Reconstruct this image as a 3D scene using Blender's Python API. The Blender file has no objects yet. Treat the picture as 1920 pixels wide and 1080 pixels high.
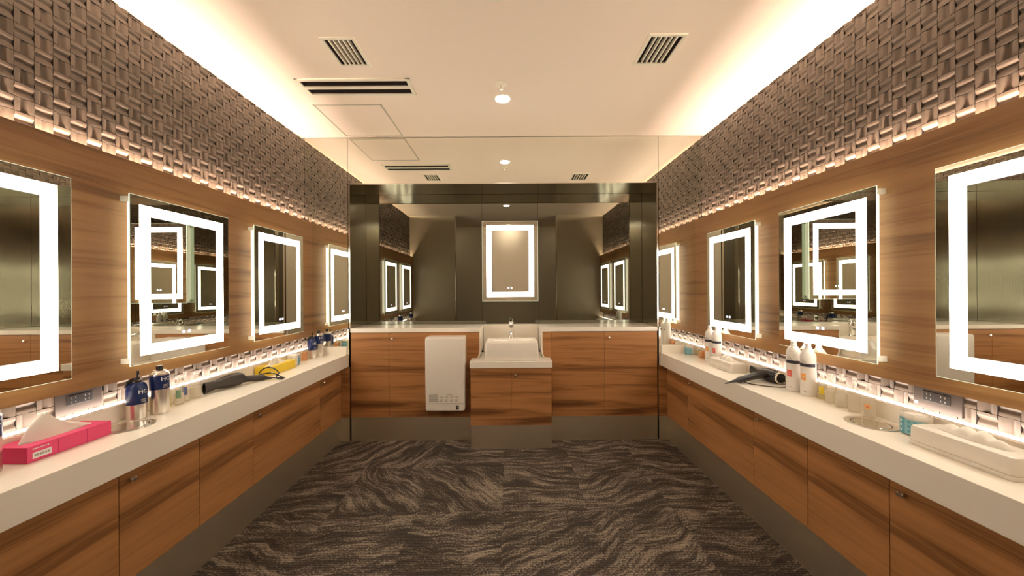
import bpy, bmesh, math, random
from mathutils import Vector, Matrix
random.seed(7)
sc = bpy.context.scene
C = sc.collection
PI = math.pi

# ------------------------------------------------------------------ camera, world, exposure
cam_d = bpy.data.cameras.new('camera')
cam_d.sensor_width = 36.0
cam_d.lens = 643.0 * 36.0 / 1920.0
cam_d.shift_x = (960 - 954.9) / 1920.0
cam_d.shift_y = (543.5 - 540) / 1920.0
cam_d.clip_start = 0.02
cam = bpy.data.objects.new('camera', cam_d)
C.objects.link(cam)
cam.location = (0.0484, 0.0, 1.2924)
cam.rotation_euler = (PI / 2, 0.0061, 0.0)
sc.camera = cam

world = bpy.data.worlds.new('world')
sc.world = world
world.use_nodes = True
world.node_tree.nodes['Background'].inputs[0].default_value = (1.0, 0.85, 0.68, 1)
world.node_tree.nodes['Background'].inputs[1].default_value = 0.02

sc.view_settings.view_transform = 'Standard'
sc.view_settings.look = 'None'
sc.view_settings.gamma = 1
sc.view_settings.use_curve_mapping = False
sc.view_settings.exposure = 1.20
try:
    sc.cycles.max_bounces = 14
    sc.cycles.glossy_bounces = 10
    sc.cycles.diffuse_bounces = 5
    sc.cycles.transparent_max_bounces = 24
    sc.cycles.transmission_bounces = 8
    sc.cycles.sample_clamp_indirect = 4.0
    sc.cycles.blur_glossy = 0.5
    sc.cycles.use_denoising = True
except Exception:
    pass

# strengths of the room's own lights
E_MIRROR = 9.0      # frosted band of the lit mirrors
E_MBODY = 0.8       # translucent rim of the mirror boxes
E_COVE = 175.0       # strip above the tiles
E_WOODTOP = 100.0    # strip behind the top edge of the wood panel
E_COUNTER = 7.5     # strip on the ledge at the back of the counters
E_LAMP = 60.0  # ceiling downlights, including the pair added in the passage
WARM = (1.0, 0.83, 0.66)
SOFT = (1.0, 0.87, 0.76)

# ------------------------------------------------------------------ room sizes (metres)
D = 2.95            # mirror wall
DN = 3.286          # mirror inside the niche
ZC = 2.612          # ceiling
XT = 1.71           # tile plane
XW = 1.65           # wood panel face
XC = 1.3465         # worktop front
XB = 1.397          # cabinet doors
ZT = 0.7443         # worktop top
ZTB = 0.635
ZK = 0.2024         # bottom of the cabinets
Y0 = 0.50           # where the side walls end
ZWB, ZWT = 0.9037, 1.884
TP = 0.0525         # tile pitch
NX = 1.321          # niche half width
NZ = 2.209
ZV = 0.9675         # vanity top

# ------------------------------------------------------------------ node helpers
def newmat(name):
    m = bpy.data.materials.new(name)
    m.use_nodes = True
    nt = m.node_tree
    for n in list(nt.nodes):
        nt.nodes.remove(n)
    out = nt.nodes.new('ShaderNodeOutputMaterial')
    return m, nt, out

def N(nt, t, **kw):
    n = nt.nodes.new(t)
    for k, v in kw.items():
        if k.startswith('i_'):
            n.inputs[k[2:].replace('_', ' ')].default_value = v
        else:
            setattr(n, k, v)
    return n

def L(nt, a, b):
    nt.links.new(a, b)

def rgba(c):
    return (c[0], c[1], c[2], 1.0)

def pbr(name, col, rough=0.5, metal=0.0, coat=0.0, bump=0.0, bscale=200.0, spec=0.5, emis=None, estr=0.0, aniso=0.0):
    m, nt, out = newmat(name)
    p = N(nt, 'ShaderNodeBsdfPrincipled')
    p.inputs['Base Color'].default_value = rgba(col)
    p.inputs['Roughness'].default_value = rough
    p.inputs['Metallic'].default_value = metal
    p.inputs['Coat Weight'].default_value = coat
    p.inputs['Specular IOR Level'].default_value = spec
    if emis:
        p.inputs['Emission Color'].default_value = rgba(emis)
        p.inputs['Emission Strength'].default_value = estr
    if bump:
        tc = N(nt, 'ShaderNodeTexCoord')
        no = N(nt, 'ShaderNodeTexNoise')
        no.inputs['Scale'].default_value = bscale
        bp = N(nt, 'ShaderNodeBump')
        bp.inputs['Strength'].default_value = bump
        bp.inputs['Distance'].default_value = 0.002
        L(nt, tc.outputs['Object'], no.inputs['Vector'])
        L(nt, no.outputs['Fac'], bp.inputs['Height'])
        L(nt, bp.outputs['Normal'], p.inputs['Normal'])
    L(nt, p.outputs[0], out.inputs[0])
    return m

def emit(name, col, s):
    m, nt, out = newmat(name)
    e = N(nt, 'ShaderNodeEmission')
    e.inputs[0].default_value = rgba(col)
    e.inputs[1].default_value = s
    L(nt, e.outputs[0], out.inputs[0])
    return m

def mirror_mat(name, col, rough=0.0):
    m, nt, out = newmat(name)
    g = N(nt, 'ShaderNodeBsdfGlossy')
    g.inputs['Color'].default_value = rgba(col)
    g.inputs['Roughness'].default_value = rough
    L(nt, g.outputs[0], out.inputs[0])
    return m

def wood_mat(name, grain, seed=0.0, light=(0.50, 0.235, 0.088), mid=(0.33, 0.145, 0.052), dark=(0.15, 0.060, 0.021), rough=0.38):
    """grain: axis ('x' or 'y') the veins run along; works in object space"""
    m, nt, out = newmat(name)
    tc = N(nt, 'ShaderNodeTexCoord')
    mp = N(nt, 'ShaderNodeMapping')
    sc_ = {'y': (1.0, 0.55, 9.0), 'x': (0.55, 1.0, 9.0)}[grain]
    mp.inputs['Scale'].default_value = sc_
    mp.inputs['Location'].default_value = (seed * 1.37, seed * 2.11, seed * 3.3)
    L(nt, tc.outputs['Object'], mp.inputs['Vector'])
    warp = N(nt, 'ShaderNodeTexNoise')
    warp.inputs['Scale'].default_value = 1.3
    warp.inputs['Detail'].default_value = 2.0
    L(nt, mp.outputs[0], warp.inputs['Vector'])
    wv = N(nt, 'ShaderNodeVectorMath', operation='SCALE')
    wv.inputs['Scale'].default_value = 0.9
    L(nt, warp.outputs['Color'], wv.inputs[0])
    add = N(nt, 'ShaderNodeVectorMath', operation='ADD')
    L(nt, mp.outputs[0], add.inputs[0]); L(nt, wv.outputs[0], add.inputs[1])
    n1 = N(nt, 'ShaderNodeTexNoise')
    n1.inputs['Scale'].default_value = 1.5
    n1.inputs['Detail'].default_value = 3.0
    n1.inputs['Roughness'].default_value = 0.55
    L(nt, add.outputs[0], n1.inputs['Vector'])
    mp2 = N(nt, 'ShaderNodeMapping')
    mp2.inputs['Scale'].default_value = (1, 1, 5.0)
    L(nt, add.outputs[0], mp2.inputs['Vector'])
    n2 = N(nt, 'ShaderNodeTexNoise')
    n2.inputs['Scale'].default_value = 2.5
    n2.inputs['Detail'].default_value = 6.0
    n2.inputs['Roughness'].default_value = 0.7
    L(nt, mp2.outputs[0], n2.inputs['Vector'])
    mx = N(nt, 'ShaderNodeMath', operation='MULTIPLY_ADD')
    mx.inputs[1].default_value = 0.30
    L(nt, n2.outputs['Fac'], mx.inputs[0]); 
    ml = N(nt, 'ShaderNodeMath', operation='MULTIPLY')
    ml.inputs[1].default_value = 0.70
    L(nt, n1.outputs['Fac'], ml.inputs[0]); L(nt, ml.outputs[0], mx.inputs[2])
    cr = N(nt, 'ShaderNodeValToRGB')
    e = cr.color_ramp.elements
    e[0].position = 0.36; e[0].color = rgba(dark)
    e[1].position = 0.62; e[1].color = rgba(light)
    a = cr.color_ramp.elements.new(0.455); a.color = rgba(mid)
    b = cr.color_ramp.elements.new(0.50); b.color = rgba(tuple(0.5 * (x + y) for x, y in zip(mid, light)))
    L(nt, mx.outputs[0], cr.inputs[0])
    p = N(nt, 'ShaderNodeBsdfPrincipled')
    p.inputs['Roughness'].default_value = rough
    p.inputs['Specular IOR Level'].default_value = 0.35
    L(nt, cr.outputs[0], p.inputs['Base Color'])
    bp = N(nt, 'ShaderNodeBump')
    bp.inputs['Strength'].default_value = 0.12
    bp.inputs['Distance'].default_value = 0.001
    L(nt, n2.outputs['Fac'], bp.inputs['Height'])
    L(nt, bp.outputs[0], p.inputs['Normal'])
    L(nt, p.outputs[0], out.inputs[0])
    return m

def steel_mat(name, axis, base=(0.62, 0.58, 0.48), rough=0.22, bstr=0.25):
    """brushed steel: fine scratches that run along 'axis'"""
    m, nt, out = newmat(name)
    tc = N(nt, 'ShaderNodeTexCoord')
    mp = N(nt, 'ShaderNodeMapping')
    s = [220.0, 220.0, 220.0]
    for q in axis:
        s['xyz'.index(q)] = 2.0
    mp.inputs['Scale'].default_value = s
    L(nt, tc.outputs['Object'], mp.inputs['Vector'])
    no = N(nt, 'ShaderNodeTexNoise')
    no.inputs['Scale'].default_value = 1.0
    no.inputs['Detail'].default_value = 2.0
    L(nt, mp.outputs[0], no.inputs['Vector'])
    bp = N(nt, 'ShaderNodeBump')
    bp.inputs['Strength'].default_value = bstr
    bp.inputs['Distance'].default_value = 0.0008
    L(nt, no.outputs['Fac'], bp.inputs['Height'])
    p = N(nt, 'ShaderNodeBsdfPrincipled')
    p.inputs['Base Color'].default_value = rgba(base)
    p.inputs['Metallic'].default_value = 1.0
    p.inputs['Roughness'].default_value = rough
    L(nt, bp.outputs[0], p.inputs['Normal'])
    L(nt, p.outputs[0], out.inputs[0])
    return m

def clear_mat(name, tint=(0.96, 0.95, 0.92), haze=0.14, hcol=(0.95, 0.93, 0.89)):
    """clear or slightly frosted plastic"""
    m, nt, out = newmat(name)
    tr = N(nt, 'ShaderNodeBsdfTransparent'); tr.inputs[0].default_value = rgba(tint)
    gl = N(nt, 'ShaderNodeBsdfGlossy'); gl.inputs['Roughness'].default_value = 0.08
    df = N(nt, 'ShaderNodeBsdfDiffuse'); df.inputs[0].default_value = rgba(hcol)
    tl = N(nt, 'ShaderNodeBsdfTranslucent'); tl.inputs[0].default_value = rgba(hcol)
    m0 = N(nt, 'ShaderNodeMixShader'); m0.inputs[0].default_value = 0.5
    L(nt, df.outputs[0], m0.inputs[1]); L(nt, tl.outputs[0], m0.inputs[2])
    m1 = N(nt, 'ShaderNodeMixShader'); m1.inputs[0].default_value = haze
    L(nt, tr.outputs[0], m1.inputs[1]); L(nt, m0.outputs[0], m1.inputs[2])
    m2 = N(nt, 'ShaderNodeMixShader'); m2.inputs[0].default_value = 0.06
    L(nt, m1.outputs[0], m2.inputs[1]); L(nt, gl.outputs[0], m2.inputs[2])
    L(nt, m2.outputs[0], out.inputs[0])
    return m

def tile_mat(name):
    m, nt, out = newmat(name)
    geo = N(nt, 'ShaderNodeTexCoord')
    sep = N(nt, 'ShaderNodeSeparateXYZ')
    L(nt, geo.outputs['Object'], sep.inputs[0])
    cmb = N(nt, 'ShaderNodeCombineXYZ')
    for k, (o, off) in enumerate((('Y', 1.218), ('Z', 1.943))):
        a = N(nt, 'ShaderNodeMath', operation='SUBTRACT'); a.inputs[1].default_value = off - TP * 40
        b = N(nt, 'ShaderNodeMath', operation='DIVIDE'); b.inputs[1].default_value = TP
        f = N(nt, 'ShaderNodeMath', operation='FLOOR')
        L(nt, sep.outputs[o], a.inputs[0]); L(nt, a.outputs[0], b.inputs[0]); L(nt, b.outputs[0], f.inputs[0])
        L(nt, f.outputs[0], cmb.inputs[k])
    wn = N(nt, 'ShaderNodeTexWhiteNoise', noise_dimensions='2D')
    L(nt, cmb.outputs[0], wn.inputs['Vector'])
    cr = N(nt, 'ShaderNodeValToRGB')
    cr.color_ramp.elements[0].color = rgba((0.100, 0.073, 0.052))
    cr.color_ramp.elements[1].color = rgba((0.146, 0.106, 0.077))
    L(nt, wn.outputs['Value'], cr.inputs[0])
    no = N(nt, 'ShaderNodeTexNoise'); no.inputs['Scale'].default_value = 260.0; no.inputs['Detail'].default_value = 3.0
    L(nt, geo.outputs['Object'], no.inputs['Vector'])
    bp = N(nt, 'ShaderNodeBump'); bp.inputs['Strength'].default_value = 0.15; bp.inputs['Distance'].default_value = 0.001
    L(nt, no.outputs['Fac'], bp.inputs['Height'])
    p = N(nt, 'ShaderNodeBsdfPrincipled')
    p.inputs['Roughness'].default_value = 0.46
    p.inputs['Specular IOR Level'].default_value = 0.5
    L(nt, cr.outputs[0], p.inputs['Base Color']); L(nt, bp.outputs[0], p.inputs['Normal'])
    L(nt, p.outputs[0], out.inputs[0])
    return m

def carpet_mat(name):
    m, nt, out = newmat(name)
    geo = N(nt, 'ShaderNodeTexCoord')
    P = geo.outputs['Object']
    # carpet tiles of half a metre, each laid in its own direction
    sn = N(nt, 'ShaderNodeVectorMath', operation='SNAP'); sn.inputs[1].default_value = (0.5, 0.5, 0.5)
    L(nt, P, sn.inputs[0])
    wn = N(nt, 'ShaderNodeTexWhiteNoise', noise_dimensions='2D'); L(nt, sn.outputs[0], wn.inputs['Vector'])
    ang = N(nt, 'ShaderNodeMapRange'); ang.inputs['To Min'].default_value = -1.0; ang.inputs['To Max'].default_value = 0.9
    L(nt, wn.outputs['Value'], ang.inputs['Value'])
    rot = N(nt, 'ShaderNodeVectorRotate', rotation_type='Z_AXIS')
    L(nt, P, rot.inputs['Vector']); L(nt, ang.outputs[0], rot.inputs['Angle'])
    off = N(nt, 'ShaderNodeVectorMath', operation='SCALE'); off.inputs['Scale'].default_value = 9.0
    L(nt, wn.outputs['Color'], off.inputs[0])
    a1 = N(nt, 'ShaderNodeVectorMath', operation='ADD'); L(nt, rot.outputs[0], a1.inputs[0]); L(nt, off.outputs[0], a1.inputs[1])
    wp = N(nt, 'ShaderNodeTexNoise'); wp.inputs['Scale'].default_value = 2.2; wp.inputs['Detail'].default_value = 2.0
    L(nt, a1.outputs[0], wp.inputs['Vector'])
    ws = N(nt, 'ShaderNodeVectorMath', operation='SCALE'); ws.inputs['Scale'].default_value = 0.32
    L(nt, wp.outputs['Color'], ws.inputs[0])
    a2 = N(nt, 'ShaderNodeVectorMath', operation='ADD'); L(nt, a1.outputs[0], a2.inputs[0]); L(nt, ws.outputs[0], a2.inputs[1])
    mp = N(nt, 'ShaderNodeMapping'); mp.inputs['Scale'].default_value = (3.0, 21.0, 1.0)
    L(nt, a2.outputs[0], mp.inputs['Vector'])
    st = N(nt, 'ShaderNodeTexNoise'); st.inputs['Scale'].default_value = 1.0; st.inputs['Detail'].default_value = 9.0; st.inputs['Roughness'].default_value = 0.74
    L(nt, mp.outputs[0], st.inputs['Vector'])
    fl = N(nt, 'ShaderNodeTexNoise'); fl.inputs['Scale'].default_value = 110.0; fl.inputs['Detail'].default_value = 2.0
    L(nt, P, fl.inputs['Vector'])
    mix = N(nt, 'ShaderNodeMath', operation='MULTIPLY_ADD'); mix.inputs[1].default_value = 0.46
    L(nt, fl.outputs['Fac'], mix.inputs[0]); L(nt, st.outputs['Fac'], mix.inputs[2])
    cr = N(nt, 'ShaderNodeValToRGB')
    e = cr.color_ramp.elements
    e[0].position = 0.62; e[0].color = rgba((0.058, 0.047, 0.040))
    e[1].position = 0.86; e[1].color = rgba((0.36, 0.295, 0.23))
    x = cr.color_ramp.elements.new(0.735); x.color = rgba((0.105, 0.085, 0.070))
    x = cr.color_ramp.elements.new(0.785); x.color = rgba((0.225, 0.183, 0.142))
    L(nt, mix.outputs[0], cr.inputs[0])
    # woven ribs running across the room
    sp = N(nt, 'ShaderNodeSeparateXYZ'); L(nt, P, sp.inputs[0])
    ml = N(nt, 'ShaderNodeMath', operation='MULTIPLY'); ml.inputs[1].default_value = 2 * PI / 0.0105
    L(nt, sp.outputs['Y'], ml.inputs[0])
    si = N(nt, 'ShaderNodeMath', operation='SINE'); L(nt, ml.outputs[0], si.inputs[0])
    mr = N(nt, 'ShaderNodeMapRange'); mr.inputs['From Min'].default_value = -1; mr.inputs['To Min'].default_value = 0.55; mr.inputs['To Max'].default_value = 1.05
    L(nt, si.outputs[0], mr.inputs['Value'])
    mc = N(nt, 'ShaderNodeVectorMath', operation='SCALE'); L(nt, cr.outputs[0], mc.inputs[0]); L(nt, mr.outputs[0], mc.inputs['Scale'])
    bp = N(nt, 'ShaderNodeBump'); bp.inputs['Strength'].default_value = 0.5; bp.inputs['Distance'].default_value = 0.003
    ad = N(nt, 'ShaderNodeMath', operation='ADD'); L(nt, si.outputs[0], ad.inputs[0]); L(nt, fl.outputs['Fac'], ad.inputs[1])
    L(nt, ad.outputs[0], bp.inputs['Height'])
    p = N(nt, 'ShaderNodeBsdfPrincipled'); p.inputs['Roughness'].default_value = 0.95; p.inputs['Specular IOR Level'].default_value = 0.1
    L(nt, mc.outputs[0], p.inputs['Base Color']); L(nt, bp.outputs[0], p.inputs['Normal'])
    L(nt, p.outputs[0], out.inputs[0])
    return m

M = {}
M['ceiling'] = pbr('ceiling_paint', (0.87, 0.735, 0.61), 0.9, bump=0.02)
M['wall'] = pbr('beige_wall', (0.80, 0.68, 0.54), 0.8)
M['dark'] = pbr('dark_gap', (0.02, 0.017, 0.013), 0.9)
M['partition'] = pbr('olive_partition', (0.33, 0.27, 0.19), 0.28, spec=0.5)
M['tile'] = tile_mat('woven_relief_tile')
M['grout'] = pbr('dark_grout', (0.03, 0.022, 0.018), 0.9)
M['wood_y'] = wood_mat('walnut_wall', 'y', 0.3, light=(0.335, 0.172, 0.068), mid=(0.245, 0.118, 0.043), dark=(0.145, 0.064, 0.022))
M['wood_c'] = wood_mat('walnut_side_doors', 'y', 4.1)
M['wood_x'] = wood_mat('walnut_back_doors', 'x', 7.7)
M['solid'] = pbr('white_solid_surface', (0.90, 0.835, 0.735), 0.22, spec=0.5)
M['porcelain'] = pbr('white_porcelain', (0.86, 0.80, 0.71), 0.12, coat=0.4)
M['steel_z'] = steel_mat('brushed_steel_jamb', 'z', rough=0.16)
M['steel_x'] = steel_mat('brushed_steel_soffit', 'x', rough=0.16)
M['steel_kick'] = steel_mat('brushed_steel_kick', 'xy', base=(0.80, 0.72, 0.58), rough=0.42, bstr=0.12)
M['trim'] = pbr('polished_trim', (0.85, 0.80, 0.70), 0.15, metal=1.0)
M['chrome'] = pbr('chrome', (0.85, 0.83, 0.8), 0.06, metal=1.0)
M['mirror'] = mirror_mat('clear_mirror', (0.90, 0.91, 0.84))
M['mirror_tint'] = mirror_mat('smoked_mirror', (0.235, 0.235, 0.190))
M['led_mirror'] = emit('mirror_light', (1.0, 0.90, 0.74), E_MIRROR * 0.8)
M['led_glow'] = emit('mirror_light_soft', (1.0, 0.92, 0.78), E_MIRROR * 0.1)
M['mbody'] = pbr('mirror_box_acrylic', (0.85, 0.83, 0.76), 0.4, emis=(1.0, 0.93, 0.78), estr=E_MBODY)
M['glass_edge'] = pbr('green_glass_edge', (0.55, 0.68, 0.5), 0.1, emis=(0.95, 1.0, 0.75), estr=0.45)
M['line'] = pbr('thin_dark_line', (0.06, 0.07, 0.06), 0.6)
M['icon'] = emit('touch_icon_light', (0.62, 0.62, 1.0), 3.0)
M['icon_w'] = emit('touch_icon_white', (0.85, 0.88, 1.0), 4.0)
M['cove'] = emit('cove_light', WARM, E_COVE)
M['woodtop_led'] = emit('panel_top_light', (1.0, 0.80, 0.65), E_WOODTOP)
M['counter_led'] = emit('counter_light', (1.0, 0.86, 0.76), E_COUNTER)
M['lamp'] = emit('downlight_glow', (1.0, 0.9, 0.75), E_LAMP)
M['white_metal'] = pbr('cream_metal', (0.78, 0.72, 0.58), 0.4)
M['white_plastic'] = pbr('white_plastic', (0.80, 0.74, 0.66), 0.3)
M['gray_print'] = pbr('grey_print', (0.35, 0.31, 0.27), 0.6)
M['black'] = pbr('black_plastic', (0.018, 0.015, 0.013), 0.35)
M['black_gloss'] = pbr('black_gloss_plastic', (0.012, 0.010, 0.009), 0.15)
M['charcoal'] = pbr('charcoal_soft_plastic', (0.036, 0.028, 0.023), 0.42)
M['navy'] = pbr('navy_label', (0.008, 0.022, 0.105), 0.3)
M['alu'] = pbr('brushed_aluminium', (0.80, 0.75, 0.68), 0.28, metal=1.0)
M['can_white'] = pbr('white_can', (0.80, 0.76, 0.71), 0.28)
M['red'] = pbr('red_label', (0.75, 0.10, 0.07), 0.5)
M['orange'] = pbr('orange_label', (0.90, 0.36, 0.06), 0.5)
M['band'] = pbr('slate_band', (0.030, 0.028, 0.045), 0.4)
M['print_white'] = pbr('white_print', (0.85, 0.85, 0.85), 0.5)
M['pink'] = pbr('pink_card', (0.80, 0.065, 0.20), 0.42)
M['pink_dark'] = pbr('deep_pink_card', (0.62, 0.012, 0.12), 0.45)
M['yellow'] = pbr('yellow_card', (0.86, 0.62, 0.03), 0.42)
M['tissue'] = pbr('tissue_paper', (0.86, 0.80, 0.72), 0.9, bump=0.15, bscale=60)
M['clear'] = clear_mat('clear_plastic')
M['frost'] = clear_mat('frosted_plastic', haze=0.4)
M['liq_yellow'] = clear_mat('pale_yellow_lotion', (0.99, 0.94, 0.72), 0.35, (0.95, 0.85, 0.50))
M['liq_orange'] = clear_mat('orange_lotion', (1.0, 0.72, 0.38), 0.5, (1.0, 0.60, 0.25))
M['liq_milk'] = clear_mat('milky_lotion', (0.98, 0.96, 0.92), 0.45, (0.95, 0.92, 0.86))
M['teal'] = pbr('teal_label', (0.09, 0.33, 0.42), 0.35)
M['teal_light'] = pbr('light_teal_label', (0.25, 0.50, 0.56), 0.35)
M['green'] = pbr('green_label', (0.18, 0.34, 0.22), 0.5)
M['blue_label'] = pbr('blue_label', (0.10, 0.14, 0.32), 0.5)
M['cotton'] = pbr('cotton', (0.88, 0.84, 0.78), 0.95, bump=0.3, bscale=120)
M['plate'] = pbr('dark_steel_plate', (0.085, 0.066, 0.055), 0.38, metal=0.6)
M['carpet'] = carpet_mat('streaked_carpet')
M['panel_line'] = pbr('panel_edge_line', (0.50, 0.44, 0.34), 0.6)
M['vent_dark'] = pbr('vent_shaft', (0.05, 0.035, 0.03), 0.8)

# ------------------------------------------------------------------ mesh helpers
class MB:
    def __init__(s):
        s.v = []; s.f = []; s.m = []; s.s = []
        s.mats = []
    def mi(s, mat):
        if mat not in s.mats:
            s.mats.append(mat)
        return s.mats.index(mat)
    def add(s, verts, faces, mat, smooth=False, T=None):
        b = len(s.v); k = s.mi(mat)
        for p in verts:
            p = Vector(p)
            s.v.append(tuple(T @ p) if T is not None else tuple(p))
        for f in faces:
            s.f.append([b + i for i in f]); s.m.append(k); s.s.append(smooth)
        return s
    def box(s, x0, x1, y0, y1, z0, z1, mat, T=None):
        x0, x1 = min(x0, x1), max(x0, x1); y0, y1 = min(y0, y1), max(y0, y1); z0, z1 = min(z0, z1), max(z0, z1)
        v = [(x0, y0, z0), (x1, y0, z0), (x1, y1, z0), (x0, y1, z0), (x0, y0, z1), (x1, y0, z1), (x1, y1, z1), (x0, y1, z1)]
        f = [(0, 3, 2, 1), (4, 5, 6, 7), (0, 1, 5, 4), (1, 2, 6, 5), (2, 3, 7, 6), (3, 0, 4, 7)]
        return s.add(v, f, mat, False, T)
    def loft(s, rings, mat, smooth=True, cap0=True, cap1=True, T=None):
        """rings: list of equally long closed point lists"""
        n = len(rings[0]); v = [p for r in rings for p in r]; f = []
        for i in range(len(rings) - 1):
            for j in range(n):
                f.append((i * n + j, i * n + (j + 1) % n, (i + 1) * n + (j + 1) % n, (i + 1) * n + j))
        s.add(v, f, mat, smooth, T)
        if cap0: s.add(rings[0], [tuple(reversed(range(n)))], mat, False, T)
        if cap1: s.add(rings[-1], [tuple(range(n))], mat, False, T)
        return s
    def lathe(s, prof, mat, c=(0, 0), seg=32, smooth=True, cap0=True, cap1=True, T=None):
        rings = [[(c[0] + r * math.cos(2 * PI * j / seg), c[1] + r * math.sin(2 * PI * j / seg), z) for j in range(seg)] for r, z in prof]
        return s.loft(rings, mat, smooth, cap0, cap1, T)
    def tube(s, pts, r, mat, seg=10, rad=None):
        pts = [Vector(p) for p in pts]; rings = []
        up = Vector((0.13, 0.21, 0.97)).normalized()
        for i, p in enumerate(pts):
            t = (pts[min(i + 1, len(pts) - 1)] - pts[max(i - 1, 0)]).normalized()
            a = t.cross(up)
            if a.length < 1e-3: a = t.cross(Vector((1, 0, 0)))
            a.normalize(); b = t.cross(a).normalized()
            rr = rad[i] if rad else r
            rings.append([tuple(p + a * (rr * math.cos(2 * PI * j / seg)) + b * (rr * math.sin(2 * PI * j / seg))) for j in range(seg)])
        return s.loft(rings, mat)
    def arc(s, r, a0, a1, z0, z1, mat, c=(0, 0), seg=10, th=0.0006):
        """patch wrapped on a cylinder"""
        v = []; f = []
        for i in range(seg + 1):
            a = a0 + (a1 - a0) * i / seg
            for rr in (r, r + th):
                for z in (z0, z1):
                    v.append((c[0] + rr * math.cos(a), c[1] + rr * math.sin(a), z))
        for i in range(seg):
            o = 4 * i; q = o + 4
            f += [(o + 2, q + 2, q + 3, o + 3), (o, o + 1, q + 1, q), (o + 1, o + 3, q + 3, q + 1), (o, q, q + 2, o + 2)]
        f += [(0, 2, 3, 1), (4 * seg, 4 * seg + 1, 4 * seg + 3, 4 * seg + 2)]
        return s.add(v, f, mat, False)
    def prism(s, poly, axis, a, b, mat):
        """extrude a 2D polygon. axis 'x': poly=(y,z); 'y': (x,z); 'z': (x,y)"""
        def P(p, t):
            return {'x': (t, p[0], p[1]), 'y': (p[0], t, p[1]), 'z': (p[0], p[1], t)}[axis]
        n = len(poly)
        v = [P(p, a) for p in poly] + [P(p, b) for p in poly]
        f = [tuple(range(n)), tuple(reversed(range(n, 2 * n)))]
        for i in range(n):
            f.append((i, i + n, (i + 1) % n + n, (i + 1) % n))
        return s.add(v, f, mat)
    def build(s, name, parent=None, bevel=0.0, bseg=2, fix=True):
        me = bpy.data.meshes.new(name)
        me.from_pydata(s.v, [], s.f)
        for m in s.mats:
            me.materials.append(m)
        me.polygons.foreach_set('material_index', s.m)
        me.polygons.foreach_set('use_smooth', s.s)
        if fix:
            bm = bmesh.new(); bm.from_mesh(me)
            bmesh.ops.recalc_face_normals(bm, faces=bm.faces)
            bm.to_mesh(me); bm.free()
        me.update()
        if any(s.s):
            me.set_sharp_from_angle(angle=math.radians(33))
        o = bpy.data.objects.new(name, me)
        C.objects.link(o)
        if parent is not None:
            o.parent = parent
        if bevel:
            md = o.modifiers.new('bevel', 'BEVEL')
            md.width = bevel; md.segments = bseg; md.limit_method = 'ANGLE'; md.angle_limit = math.radians(40)
            md.harden_normals = False
        return o

def tag(o, label=None, cat=None, group=None, kind=None):
    if label: o['label'] = label
    if cat: o['category'] = cat
    if group: o['group'] = group
    if kind: o['kind'] = kind
    return o

def thing(name, loc, label, cat, group=None, rz=0.0):
    o = bpy.data.objects.new(name, None)
    o.empty_display_size = 0.05
    C.objects.link(o)
    o.location = loc; o.rotation_euler = (0, 0, rz)
    return tag(o, label, cat, group)

def struct(mb, name, label=None, **kw):
    o = mb.build(name, **kw)
    o['kind'] = 'structure'
    if label: o['label'] = label
    return o

def text_mesh(mb, s, size, mat, mapf, thick=0.0004):
    """lettering as flat mesh; mapf maps (u right, v up, w out) to local xyz"""
    cu = bpy.data.curves.new('t', 'FONT')
    cu.body = s; cu.size = size; cu.align_x = 'CENTER'; cu.align_y = 'CENTER'; cu.offset = size * 0.02
    to = bpy.data.objects.new('t', cu); C.objects.link(to)
    dg = bpy.context.evaluated_depsgraph_get()
    me = bpy.data.meshes.new_from_object(to.evaluated_get(dg))
    v = [mapf(p.co.x, p.co.y, thick) for p in me.vertices]
    f = [tuple(p.vertices) for p in me.polygons]
    mb.add(v, f, mat)
    bpy.data.objects.remove(to); bpy.data.curves.remove(cu); bpy.data.meshes.remove(me)

# ------------------------------------------------------------------ the room
struct(MB().box(-3.2, 3.2, -0.75, 3.4, -0.05, 0.0, M['carpet']), 'floor', 'dark grey carpet with wavy beige streaks')

# ceiling, with holes for the grilles and the slot diffuser
HOLES = [(-0.917, -0.768, 1.795, 1.995), (0.797, 0.963, 1.785, 1.995), (-1.262, -0.590, 2.150, 2.205), (-1.262, -0.590, 2.235, 2.290)]
def holed_ceiling():
    xs = sorted({-3.2, 3.2} | {h[0] for h in HOLES} | {h[1] for h in HOLES})
    ys = sorted({-0.75, 3.4} | {h[2] for h in HOLES} | {h[3] for h in HOLES})
    mb = MB()
    for i in range(len(xs) - 1):
        for j in range(len(ys) - 1):
            cx, cy = (xs[i] + xs[i + 1]) / 2, (ys[j] + ys[j + 1]) / 2
            inside = any(h[0] < cx < h[1] and h[2] < cy < h[3] for h in HOLES)
            z = ZC + 0.12 if inside else ZC
            mt = M['vent_dark'] if inside else M['ceiling']
            mb.add([(xs[i], ys[j], z), (xs[i + 1], ys[j], z), (xs[i + 1], ys[j + 1], z), (xs[i], ys[j + 1], z)], [(0, 3, 2, 1)], mt)
    for x0, x1, y0, y1 in HOLES:
        v = [(x0, y0, ZC), (x1, y0, ZC), (x1, y1, ZC), (x0, y1, ZC)]
        v += [(a, b, ZC + 0.12) for a, b, _ in v]
        mb.add(v, [(0, 1, 5, 4), (1, 2, 6, 5), (2, 3, 7, 6), (3, 0, 4, 7)], M['vent_dark'])
    mb.box(-3.2, 3.2, -0.75, 3.4, ZC + 0.13, ZC + 0.2, M['ceiling'])
    return mb
struct(holed_ceiling(), 'ceiling', 'cream painted ceiling', fix=False)

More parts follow.
